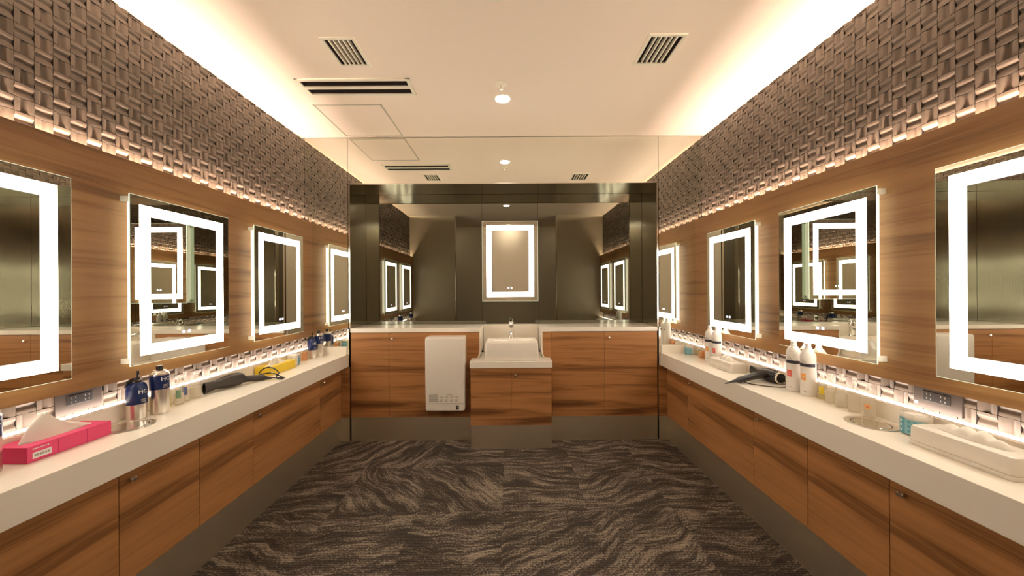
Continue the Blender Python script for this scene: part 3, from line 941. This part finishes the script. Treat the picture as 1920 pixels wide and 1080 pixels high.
# ------------------------------------------------------------------ waste chutes
def chute(x, y, label):
    t = thing('waste_chute', (x, y, ZT), label, 'waste chute')
    MB().lathe([(0.080, 0.0002), (0.079, 0.0028), (0.064, 0.0034), (0.0605, 0.0015)], M['alu'], seg=48, cap0=False, cap1=False).build('ring', t)
    MB().lathe([(0.0605, 0.0014), (0.058, 0.0006), (0.057, 0.0006)], M['black'], seg=48, cap0=False, cap1=False).build('gap', t)
    MB().lathe([(0.057, 0.0006), (0.056, 0.0022), (0.030, 0.0010), (0.0, 0.0006)], M['chrome'], seg=48, cap0=False, cap1=False).build('flap', t)
chute(-1.508, 1.400, 'round steel waste flap sunk in the left worktop beside the pink tissue box')
chute(1.502, 1.382, 'round steel waste flap sunk in the right worktop beside the teal tub')

# ------------------------------------------------------------------ cans
def face_angle(x, y, bias=0.0):
    return math.atan2(0.0 - y, 0.0484 - x) + bias

def white_can(x, y, label, lab_mat):
    t = thing('spray_can', (x, y, ZT + 0.0003), label, 'spray can', 'tall white spray cans', face_angle(x, y))
    r = 0.0325
    MB().lathe([(r - .002, 0), (r, .003), (r, .196), (r - .0012, .207), (r - .0045, .219), (r - .0105, .230), (0.0165, .2370), (0.0135, .2380)], M['can_white'], seg=36).build('body', t)
    MB().lathe([(0.0140, .2381), (0.0140, .246), (0.0115, .248), (0.0125, .264), (0.0095, .266)], M['can_white'], seg=20).build('nozzle', t)
    MB().arc(r + .0002, -1.35, 0.95, .148, .164, M['band'], seg=18).build('band', t)
    mb = MB().arc(r + .0002, -0.95, -0.28, .078, .112, lab_mat, seg=8)
    mb.build('label_square', t)
    mb = MB()
    for k in range(3):
        mb.arc(r + .0003, -0.9, -0.2 - 0.1 * k, .168 + .006 * k, .1695 + .006 * k, M['gray_print'], seg=5)
    mb.arc(r + .0003, -0.55, -0.25, .022, .026, M['gray_print'], seg=4)
    for k in range(2):
        mb.arc(r + .0009, -0.75 + .1 * k, -0.45, .088 + .010 * k, .0915 + .010 * k, M['print_white'], seg=4)
    mb.build('printing', t)
    return t
white_can(1.577, 1.757, 'tall white spray can with an orange square, front one of the near pair', M['orange'])
white_can(1.570, 1.838, 'tall white spray can with a red square, rear one of the near pair', M['red'])
white_can(1.572, 2.522, 'tall white spray can with a pink-red square behind the small white tissue case', M['red'])
white_can(1.566, 2.600, 'tall white spray can with an orange square, farthest of the four on the right', M['orange'])

def blue_can_tall(x, y, label):
    t = thing('spray_can', (x, y, ZT + 0.0003), label, 'spray can', 'navy and silver cans', face_angle(x, y))
    r = 0.0335
    MB().lathe([(r - .002, 0), (r, .003), (r, .178), (r - .004, .184), (0.022, .190), (0.022, .193)], M['alu'], seg=36).build('body', t)
    mb = MB().lathe([(r + .0005, .110), (r + .0005, .172)], M['navy'], seg=36, cap0=False, cap1=False)
    sl_ = mb.build('sleeve', t)
    mb = MB()
    text_mesh(mb, 'HC', 0.024, M['print_white'], lambda u, v, w: ((r + .0008) * math.cos(u / r + .62), (r + .0008) * math.sin(u / r + .62), .155 + v))
    for k in range(3):
        mb.arc(r + .0006, .35, .85, .116 + .006 * k, .1185 + .006 * k, M['alu'], seg=5)
    o = mb.build('lettering', sl_)
    MB().lathe([(0.012, .193), (0.012, .197), (0.0115, .199), (0.0115, .212), (0.009, .214)], M['black'], seg=18).build('cap', t)
    return t
def blue_can_sprayer(x, y, label):
    t = thing('spray_can', (x, y, ZT + 0.0003), label, 'spray can', 'navy and silver cans', face_angle(x, y))
    r = 0.0325
    MB().lathe([(r - .002, 0), (r, .003), (r, .07)], M['alu'], seg=36).build('body', t)
    mb = MB().lathe([(r + .001, .066), (r + .001, .125), (r - .001, .140), (r - .008, .152), (.018, .157)], M['navy'], seg=36)
    sl_ = mb.build('sleeve', t)
    mb = MB()
    text_mesh(mb, 'HC', 0.022, M['print_white'], lambda u, v, w: ((r + .0016) * math.cos(u / r + .60), (r + .0016) * math.sin(u / r + .60), .118 + v))
    for k in range(3):
        mb.arc(r + .0012, .40, .85, .074 + .005 * k, .0765 + .005 * k, M['alu'], seg=5)
    mb.build('lettering', sl_)
    mb = MB()
    mb.lathe([(.016, .157), (.016, .166), (.011, .170), (.011, .178)], M['black'], seg=18)
    mb.tube([(0, 0, .172), (0.004, 0.004, .19), (0.004, 0.004, .207)], .0045, M['black'], seg=8)
    mb.build('nozzle', t)
    mb = MB()
    mb.tube([(0, .006, .172), (0, -.014, .170), (0.002, -.026, .160), (0.002, -.033, .140)], .006, M['black'], seg=8, rad=[.006, .0075, .007, .004])
    mb.build('lever', t)
    return t
blue_can_sprayer(-1.570, 1.487, 'navy can with a black lever sprayer, front of the near pair on the left')
blue_can_tall(-1.545, 1.560, 'silver can with a navy upper half and black cap, rear of the near pair')
blue_can_sprayer(-1.572, 2.815, 'navy can with a black lever sprayer, front of the far pair by the mirror wall')
blue_can_tall(-1.556, 2.885, 'silver can with a navy upper half, right at the mirror wall')
blue_can_tall(-1.536, 1.030, 'navy can cut off by the left picture edge beside the pink tissue box')

# ------------------------------------------------------------------ clear bottles
def bottle(x, y, r, h, label, liquid, lab=None, cap='pump', square=False, fill=0.72):
    t = thing('lotion_bottle', (x, y, ZT + 0.0003), label, 'bottle', 'small clear bottles on the worktops', face_angle(x, y))
    hb = h * 0.72
    if square:
        def rq(q, z, rr=0.3):
            p = []
            e = q * rr
            for cx, cy, a0 in ((q - e, q - e, 0), (-q + e, q - e, 90), (-q + e, -q + e, 180), (q - e, -q + e, 270)):
                for k in range(5):
                    a = math.radians(a0 + 22.5 * k)
                    p.append((cx + e * math.cos(a), cy + e * math.sin(a), z))
            return p
        MB().loft([rq(r * .95, 0), rq(r, .003), rq(r, hb - .008), rq(r * .8, hb), rq(r * .35, hb + .004), rq(r * .35, hb + .012)], M['clear']).build('body', t)
        MB().loft([rq(r * .88, .003), rq(r * .9, .005), rq(r * .9, hb * fill)], liquid).build('lotion', t)
    else:
        MB().lathe([(r * .93, 0), (r, .003), (r, hb - .012), (r * .8, hb - .002), (r * .38, hb + .003), (r * .38, hb + .012)], M['clear'], seg=28).build('body', t)
        MB().lathe([(r * .88, .003), (r * .9, .005), (r * .9, hb * fill)], liquid, seg=28).build('lotion', t)
    if cap == 'pump':
        mb = MB()
        mb.lathe([(r * .45, hb + .010), (r * .45, hb + .022), (r * .2, hb + .024), (r * .2, h - .010), (r * .4, h - .009), (r * .4, h)], M['frost'], seg=18)
        mb.tube([(0, 0, h - .005), (r * .9, 0, h - .005), (r * 1.1, 0, h - .010)], .0035, M['frost'], seg=8)
        mb.build('pump', t)
    elif cap == 'dome':
        MB().lathe([(r * .8, hb + .004), (r * .82, h - .012), (r * .6, h - .003), (r * .2, h)], M['frost'], seg=24).build('cap', t)
    else:
        MB().lathe([(r * .5, hb + .010), (r * .5, h - .001), (r * .45, h)], M['frost'] if cap == 'cap' else M['black'], seg=20).build('cap', t)
    if lab:
        if square:
            MB().box(r + .0002, r + .0007, -r * .55, r * .45, hb * .30, hb * .75, lab).build('label_patch', t)
        else:
            MB().arc(r + .0002, -.6, .35, hb * .32, hb * .72, lab, seg=6).build('label_patch', t)
    return t
bottle(-1.588, 1.628, .022, .165, 'clear bottle with a rounded pink-white cap beside the navy cans', M['liq_yellow'], None, 'dome', fill=.5)
bottle(-1.566, 1.672, .019, .140, 'clear bottle with a small green label on the left worktop', M['liq_milk'], M['green'], 'pump', fill=.55)
bottle(-1.582, 1.722, .020, .145, 'clear bottle with a small blue label on the left worktop', M['liq_milk'], M['blue_label'], 'pump', fill=.6)
bottle(-1.575, 1.773, .021, .135, 'plain clear bottle beside the nozzle of the grey hair dryer', M['liq_milk'], None, 'pump', fill=.6)
bottle(-1.588, 2.655, .019, .105, 'clear bottle with a dark label just past the yellow tissue box', M['clear'], M['blue_label'], 'cap', fill=.4)
bottle(-1.570, 2.705, .021, .100, 'orange lotion bottle on the left worktop near the far cans', M['liq_orange'], None, 'cap', fill=.9)
bottle(-1.590, 2.750, .018, .110, 'slim clear bottle between the orange bottle and the far navy cans', M['liq_milk'], None, 'pump', fill=.5)
bottle(1.590, 1.693, .020, .125, 'clear bottle with a yellow label beside the orange-marked white can', M['liq_yellow'], M['yellow'], 'pump', fill=.35)
bottle(1.583, 1.640, .023, .135, 'round milky bottle second from the tall white cans', M['liq_milk'], None, 'pump', fill=.6)
bottle(1.576, 1.580, .0215, .150, 'wide clear pump bottle in the middle of the right-hand bottle row', M['liq_milk'], M['frost'], 'pump', True, fill=.6)
bottle(1.576, 1.520, .0215, .148, 'square frosted pump bottle next to the orange-ringed one', M['liq_milk'], None, 'pump', True, fill=.8)
rb = bottle(1.576, 1.460, .0215, .140, 'square frosted bottle with an orange ring mark, nearest the steel flap', M['liq_milk'], None, 'pump', True, fill=.8)
mb = MB()
mb.loft([[(0.0222, -0.004 + rr * math.cos(2 * PI * k / 20), .045 + rr * math.sin(2 * PI * k / 20)) for k in range(20)] for rr in (.006, .010)], M['orange'], False, False, False)
mb.loft([[(0.0222, -0.004 + rr * math.cos(2 * PI * k / 12), .045 + rr * math.sin(2 * PI * k / 12)) for k in range(12)] for rr in (.0005, .003)], M['red'], False, False, False)
mb.build('ring_mark', rb)
bottle(1.588, 2.668, .020, .105, 'orange lotion bottle on the right worktop beside the far white cans', M['liq_orange'], None, 'cap', fill=.9)
bottle(1.570, 2.716, .021, .095, 'small orange bottle farther along the right worktop', M['liq_orange'], None, 'cap', fill=.8)
bottle(1.592, 2.765, .018, .110, 'clear bottle with a pale green tint by the far teal tub', M['liq_milk'], M['green'], 'pump', fill=.5)
bottle(1.595, 2.812, .016, .105, 'slim clear bottle with yellow lotion behind the far teal tub', M['liq_yellow'], None, 'pump', fill=.6)

def tub(x, y, label, ang):
    t = thing('cotton_tub', (x, y, ZT + 0.0003), label, 'tub', 'round tubs with a teal label', ang)
    r = 0.040
    MB().lathe([(r - .002, 0), (r, .003), (r, .074), (r + .001, .075), (r + .001, .079), (r - .002, .080), (r - .004, .078)], M['frost'], seg=36, cap1=False).build('body', t)
    MB().lathe([(r - .004, .004), (r - .004, .066), (r - .010, .074), (.015, .079), (0.0, .080)], M['cotton'], seg=28, cap1=False).build('cotton', t)
    MB().arc(r + .0003, -1.5, .55, .006, .058, M['teal_light'], seg=16).build('label_wrap', t)
    mb = MB().arc(r + .0008, -1.5, -0.75, .003, .062, M['teal'], seg=8)
    for a in (-1.1, -0.45, -0.05, .3):
        for z in (.016, .034, .050):
            mb.arc(r + .0014, a - .09, a + .09, z - .004, z + .004, M['print_white'] if a < -0.5 else M['teal'], seg=4)
    mb.build('dots', t)
tub(1.561, 1.277, 'teal-labelled cotton tub between the steel flap and the big white tissue case', face_angle(1.561, 1.277))
tub(1.552, 2.868, 'teal-labelled cotton tub at the far end of the right worktop', face_angle(1.552, 2.868))
tub(-1.560, 2.550, 'teal-labelled cotton tub behind the yellow tissue box', PI / 2 - .2)

# ------------------------------------------------------------------ tissue boxes
def tissue_loft(mb, levels, x0, thick, seed, mat):
    """levels: (z, ymin, ymax, half thickness)"""
    rnd = random.Random(seed)
    n = 40; rings = []
    ph = [rnd.uniform(0, 6.28) for _ in range(4)]
    for z, ya, yb, w in levels:
        r = []
        for k in range(n):
            a = 2 * PI * k / n
            yy = (ya + yb) / 2 + (yb - ya) / 2 * math.cos(a)
            xx = w * math.sin(a) * (1 + .35 * math.sin(3 * a + ph[0]))
            xx += 0.30 * w * math.sin(26 * (yy - ya) + ph[1] + 9 * z) + thick * math.sin(60 * yy + ph[2])
            r.append((x0 + xx, yy, z + .0025 * math.sin(4 * a + ph[3])))
        rings.append(r)
    mb.loft(rings, mat, True, False, True)

def carton(name, loc, w, l, h, mat, label, levels, extra=None, seed=1, group='tissue boxes'):
    """w along x, l along y; front face (towards the room) at local x = 0 side given by sign of w"""
    t = thing(name, loc, label, 'tissue box', group)
    s = 1 if w > 0 else -1
    mb = MB().box(0, w, 0, l, 0, h, mat)
    mb.build('carton', t, bevel=0.0012)
    # slot
    sl_ = MB()
    n = 24
    cx, cy = w * 0.48, l * 0.5
    ring = [(cx + .022 * math.cos(2 * PI * k / n), cy + l * .42 * math.sin(2 * PI * k / n) * (1 - .0 * math.cos(2 * PI * k / n)), h + .0004) for k in range(n)]
    sl_.add(ring, [tuple(range(n))], M['tissue'])
    sl_.build('slot', t)
    ts = MB(); tissue_loft(ts, levels, cx, .0015, seed, M['tissue']); ts.build('tissue', t)
    return t
pk = carton('tissue_box', (-1.4955, 1.096, ZT + 0.0003), -0.112, 0.232, 0.052, M['pink'], 'bright pink tissue box on the left worktop with a tall white tissue sticking out',
            [(.0525, .018, .212, .018), (.064, .024, .186, .016), (.080, .032, .150, .014), (.098, .042, .122, .012), (.116, .056, .104, .010), (.128, .066, .094, .007), (.133, .074, .088, .003)], seed=3)
mb = MB()
mb.box(0.0004, 0.0009, 0.012, 0.058, 0.010, 0.030, M['print_white'])
for k in range(6):
    mb.box(0.0008, 0.0012, 0.016 + .0065 * k, 0.0205 + .0065 * k, 0.016, 0.024, M['gray_print'])
mb.build('sticker', pk)
mb = MB()
for k in range(7):
    mb.box(0.0004, 0.0008, 0.012 + .006 * k, 0.016 + .006 * k, 0.040, 0.0435, M['print_white'])
for y in (0.075, 0.155):
    mb.box(0.0002, 0.0006, y, y + .0012, 0.003, 0.049, M['pink_dark'])
mb.build('printing', pk)
MB().box(-0.111, -0.001, -0.0006, -0.0001, 0.001, 0.051, M['pink_dark']).build('end_face', pk)
yb = carton('tissue_box', (-1.500, 2.222, ZT + 0.0003), -0.105, 0.258, 0.055, M['yellow'], 'yellow tissue box on the left worktop behind the cord loop',
       [(.0555, .05, .215, .016), (.064, .06, .19, .014), (.075, .075, .17, .013), (.088, .09, .15, .010), (.098, .10, .135, .006)], seed=9)

def case_lid(name, loc, w, l, h, label, levels, seed):
    t = thing(name, loc, label, 'tissue case', 'white plastic tissue cases')
    def rq(ins, z, r=0.014, n=5):
        p = []
        x0, x1 = ins, w - ins; y0, y1 = ins, l - ins
        for cx, cy, a0 in ((x1 - r, y1 - r, 0), (x0 + r, y1 - r, 90), (x0 + r, y0 + r, 180), (x1 - r, y0 + r, 270)):
            for k in range(n + 1):
                a = math.radians(a0 + 90 * k / n)
                p.append((cx + r * math.cos(a), cy + r * math.sin(a), z))
        return p
    MB().loft([rq(.001, 0), rq(0, .002), rq(0, .012), rq(.001, .013)], M['white_plastic']).build('tray', t)
    MB().loft([rq(.003, .0135), rq(.0025, .015), rq(.0035, h - .010), rq(.006, h - .003), rq(.011, h)], M['white_plastic']).build('cover', t)
    n = 28
    ring = [(w * .5 + .018 * math.cos(2 * PI * k / n), l * .5 + l * .30 * math.sin(2 * PI * k / n), h + .0004) for k in range(n)]
    MB().add(ring, [tuple(range(n))], M['gray_print']).build('slot', t)
    # tissue in soft lobes
    mb = MB()
    lobes, ya, yb_, hz, seed_ = levels
    rnd = random.Random(seed_)
    na, nb = 44, 12
    v = []; f = []
    for i in range(na + 1):
        s = i / na
        yy = ya + (yb_ - ya) * s
        env = math.sin(PI * min(1, max(0, s))) ** .45
        hh = hz * env * (.55 + .45 * abs(math.sin(PI * lobes * s + .3)))
        for j in range(nb + 1):
            q = j / nb
            xx = w * .5 + (q - .5) * .050 * (0.5 + .5 * env) + .003 * math.sin(40 * yy + 3 * q)
            zz = h + .0006 + hh * math.sin(PI * q) ** .6 + .0015 * math.sin(90 * yy + 7 * q) * env * math.sin(PI * q)
            v.append((xx, yy, zz))
    for i in range(na):
        for j in range(nb):
            a = i * (nb + 1) + j
            f.append((a, a + 1, a + nb + 2, a + nb + 1))
    mb.add(v, f, M['tissue'], True)
    mb.build('tissue', t)
    return t
case_lid('tissue_case', (1.458, 0.958, ZT + 0.0003), 0.122, 0.262, 0.066, 'big white plastic tissue case in front on the right worktop, by the picture edge',
         (4, .045, .215, .034, 5), 5)
case_lid('tissue_case', (1.478, 2.216, ZT + 0.0003), 0.112, 0.258, 0.060, 'smaller-looking white plastic tissue case behind the black hair dryer',
         (3, .06, .19, .034, 8), 8)

# ------------------------------------------------------------------ hair dryers
def dryer(name, loc, rz, label, stations, handle, mat, cords, ring=False):
    """body runs along local +y from the nozzle mouth at y = 0"""
    t = thing(name, loc, label, 'hair dryer', None, rz)
    n = 28; rings = []
    for y, hw, hh, zc in stations:
        rings.append([(hw * math.cos(2 * PI * k / n), y, zc + hh * math.sin(2 * PI * k / n)) for k in range(n)])
    k0 = 3
    MB().loft(rings[k0 - 1:], mat, True, True, True).build('barrel', t)
    mb = MB().loft(rings[:k0], mat, True, False, False)
    inner = [[(p[0] * .8, p[1], rings[0][0][2] + (p[2] - rings[0][0][2]) * .9) for p in rings[0]], [(p[0] * .8, p[1] + .02, rings[0][0][2] + (p[2] - rings[0][0][2]) * .85) for p in rings[0]]]
    mb.loft([rings[0], inner[0], inner[1]], M['black'], True, False, True)
    mb.build('nozzle', t)
    pts, rad = handle
    MB().tube(pts, 0, mat, seg=16, rad=rad).build('handle', t)
    for c, r in cords:
        MB().tube(c, r, M['black_gloss'], seg=8).build('cord', t)
    y, hw, hh, zc = stations[-1]
    if ring:
        T = Matrix.Translation((0, y, zc)) @ Matrix.Rotation(-PI / 2, 4, 'X')
        MB().lathe([(hw * .99, -.003), (hw * 1.04, .003), (hw * .98, .007), (hw * .80, .007), (hw * .76, .002)], M['trim'], seg=32, T=T, cap0=False, cap1=False).build('rim_ring', t)
        mb = MB().lathe([(hw * .76, .001), (hw * .5, .006), (0.001, .007)], M['black'], seg=24, T=T)
        for k in range(-4, 5):
            mb.box(-hw * .6, hw * .6, y + .006, y + .0085, zc + k * .0055 - .001, zc + k * .0055 + .001, M['black_gloss'])
        mb.build('air_inlet', t)
    return t
def smooth(pts, n=6):
    P = [Vector(p) for p in pts]; out = []
    for i in range(len(P) - 1):
        a = P[max(i - 1, 0)]; b = P[i]; c = P[i + 1]; d = P[min(i + 2, len(P) - 1)]
        for k in range(n):
            t = k / n
            out.append(0.5 * ((2 * b) + (c - a) * t + (2 * a - 5 * b + 4 * c - d) * t * t + (3 * b - a - 3 * c + d) * t ** 3))
    out.append(P[-1]); return [(p[0], p[1], max(p[2], 0.0042)) for p in out]
# left dryer: axis from (-1.585, 1.826) to (-1.54, 2.03)
ax = math.atan2(-(0.045), 0.205)
def to_local(p, org, rz):
    v = Matrix.Rotation(-rz, 4, 'Z') @ (Vector(p) - Vector(org)); return tuple(v)
org = (-1.580, 1.826, ZT + 0.0004)
W_ = lambda *ps: [to_local(p, org, ax) for p in ps]
dryer('hair_dryer', org, ax, 'matt charcoal hair dryer lying on the left worktop, cord looped beside it',
      [(0, .013, .031, .0315), (.030, .016, .026, .033), (.055, .021, .023, .035), (.085, .028, .028, .036), (.120, .036, .036, .038), (.160, .0375, .0375, .0385), (.190, .035, .035, .0385), (.207, .028, .028, .0385), (.213, .015, .015, .0385)],
      (W_((-1.545, 1.985, ZT + .034), (-1.515, 2.035, ZT + .030), (-1.495, 2.085, ZT + .022), (-1.475, 2.12, ZT + .016), (-1.455, 2.125, ZT + .012), (-1.43, 2.13, ZT + .010)),
       [.021, .0195, .0185, .0175, .009, .006]),
      M['charcoal'],
      [(smooth(W_((-1.435, 2.128, ZT + .010), (-1.405, 2.125, ZT + .012), (-1.375, 2.120, ZT + .006), (-1.362, 2.135, ZT + .004), (-1.385, 2.150, ZT + .004), (-1.410, 2.140, ZT + .016),
                       (-1.400, 2.150, ZT + .035), (-1.425, 2.155, ZT + .058), (-1.465, 2.160, ZT + .070), (-1.505, 2.160, ZT + .058), (-1.528, 2.155, ZT + .032), (-1.505, 2.150, ZT + .030),
                       (-1.460, 2.150, ZT + .036), (-1.420, 2.150, ZT + .030), (-1.385, 2.155, ZT + .010), (-1.366, 2.160, ZT + .004))), .0036)])
# right dryer: nozzle mouth (1.585, 2.16) to rear (1.565, 1.945)
org = (1.573, 2.165, ZT + 0.0004)
ax = math.atan2(0.0, -1.0) + 0.06
dryer('hair_dryer', org, ax, 'glossy black hair dryer with a silver rear ring on the right worktop',
      [(0, .012, .031, .0315), (.030, .015, .026, .033), (.055, .020, .023, .034), (.085, .028, .028, .036), (.120, .036, .036, .037), (.160, .0365, .0365, .037), (.195, .035, .035, .037), (.215, .033, .033, .037)],
      (W_((1.565, 2.02, ZT + .042), (1.50, 2.005, ZT + .040), (1.43, 1.992, ZT + .030), (1.375, 1.982, ZT + .020), (1.350, 1.978, ZT + .016), (1.325, 1.974, ZT + .012), (1.285, 1.968, ZT + .004)),
       [.022, .021, .0195, .0175, .009, .0065, .0035]),
      M['black'],
      [(smooth(W_((1.395, 1.975, ZT + .012), (1.415, 1.955, ZT + .005), (1.445, 1.930, ZT + .004), (1.48, 1.905, ZT + .004), (1.525, 1.886, ZT + .004), (1.562, 1.884, ZT + .006),
                       (1.590, 1.895, ZT + .014), (1.592, 1.925, ZT + .026))), .0028),
       (smooth(W_((1.375, 1.985, ZT + .012), (1.355, 2.005, ZT + .006), (1.372, 2.030, ZT + .004), (1.410, 2.035, ZT + .004), (1.44, 2.02, ZT + .006))), .0026)], ring=True)
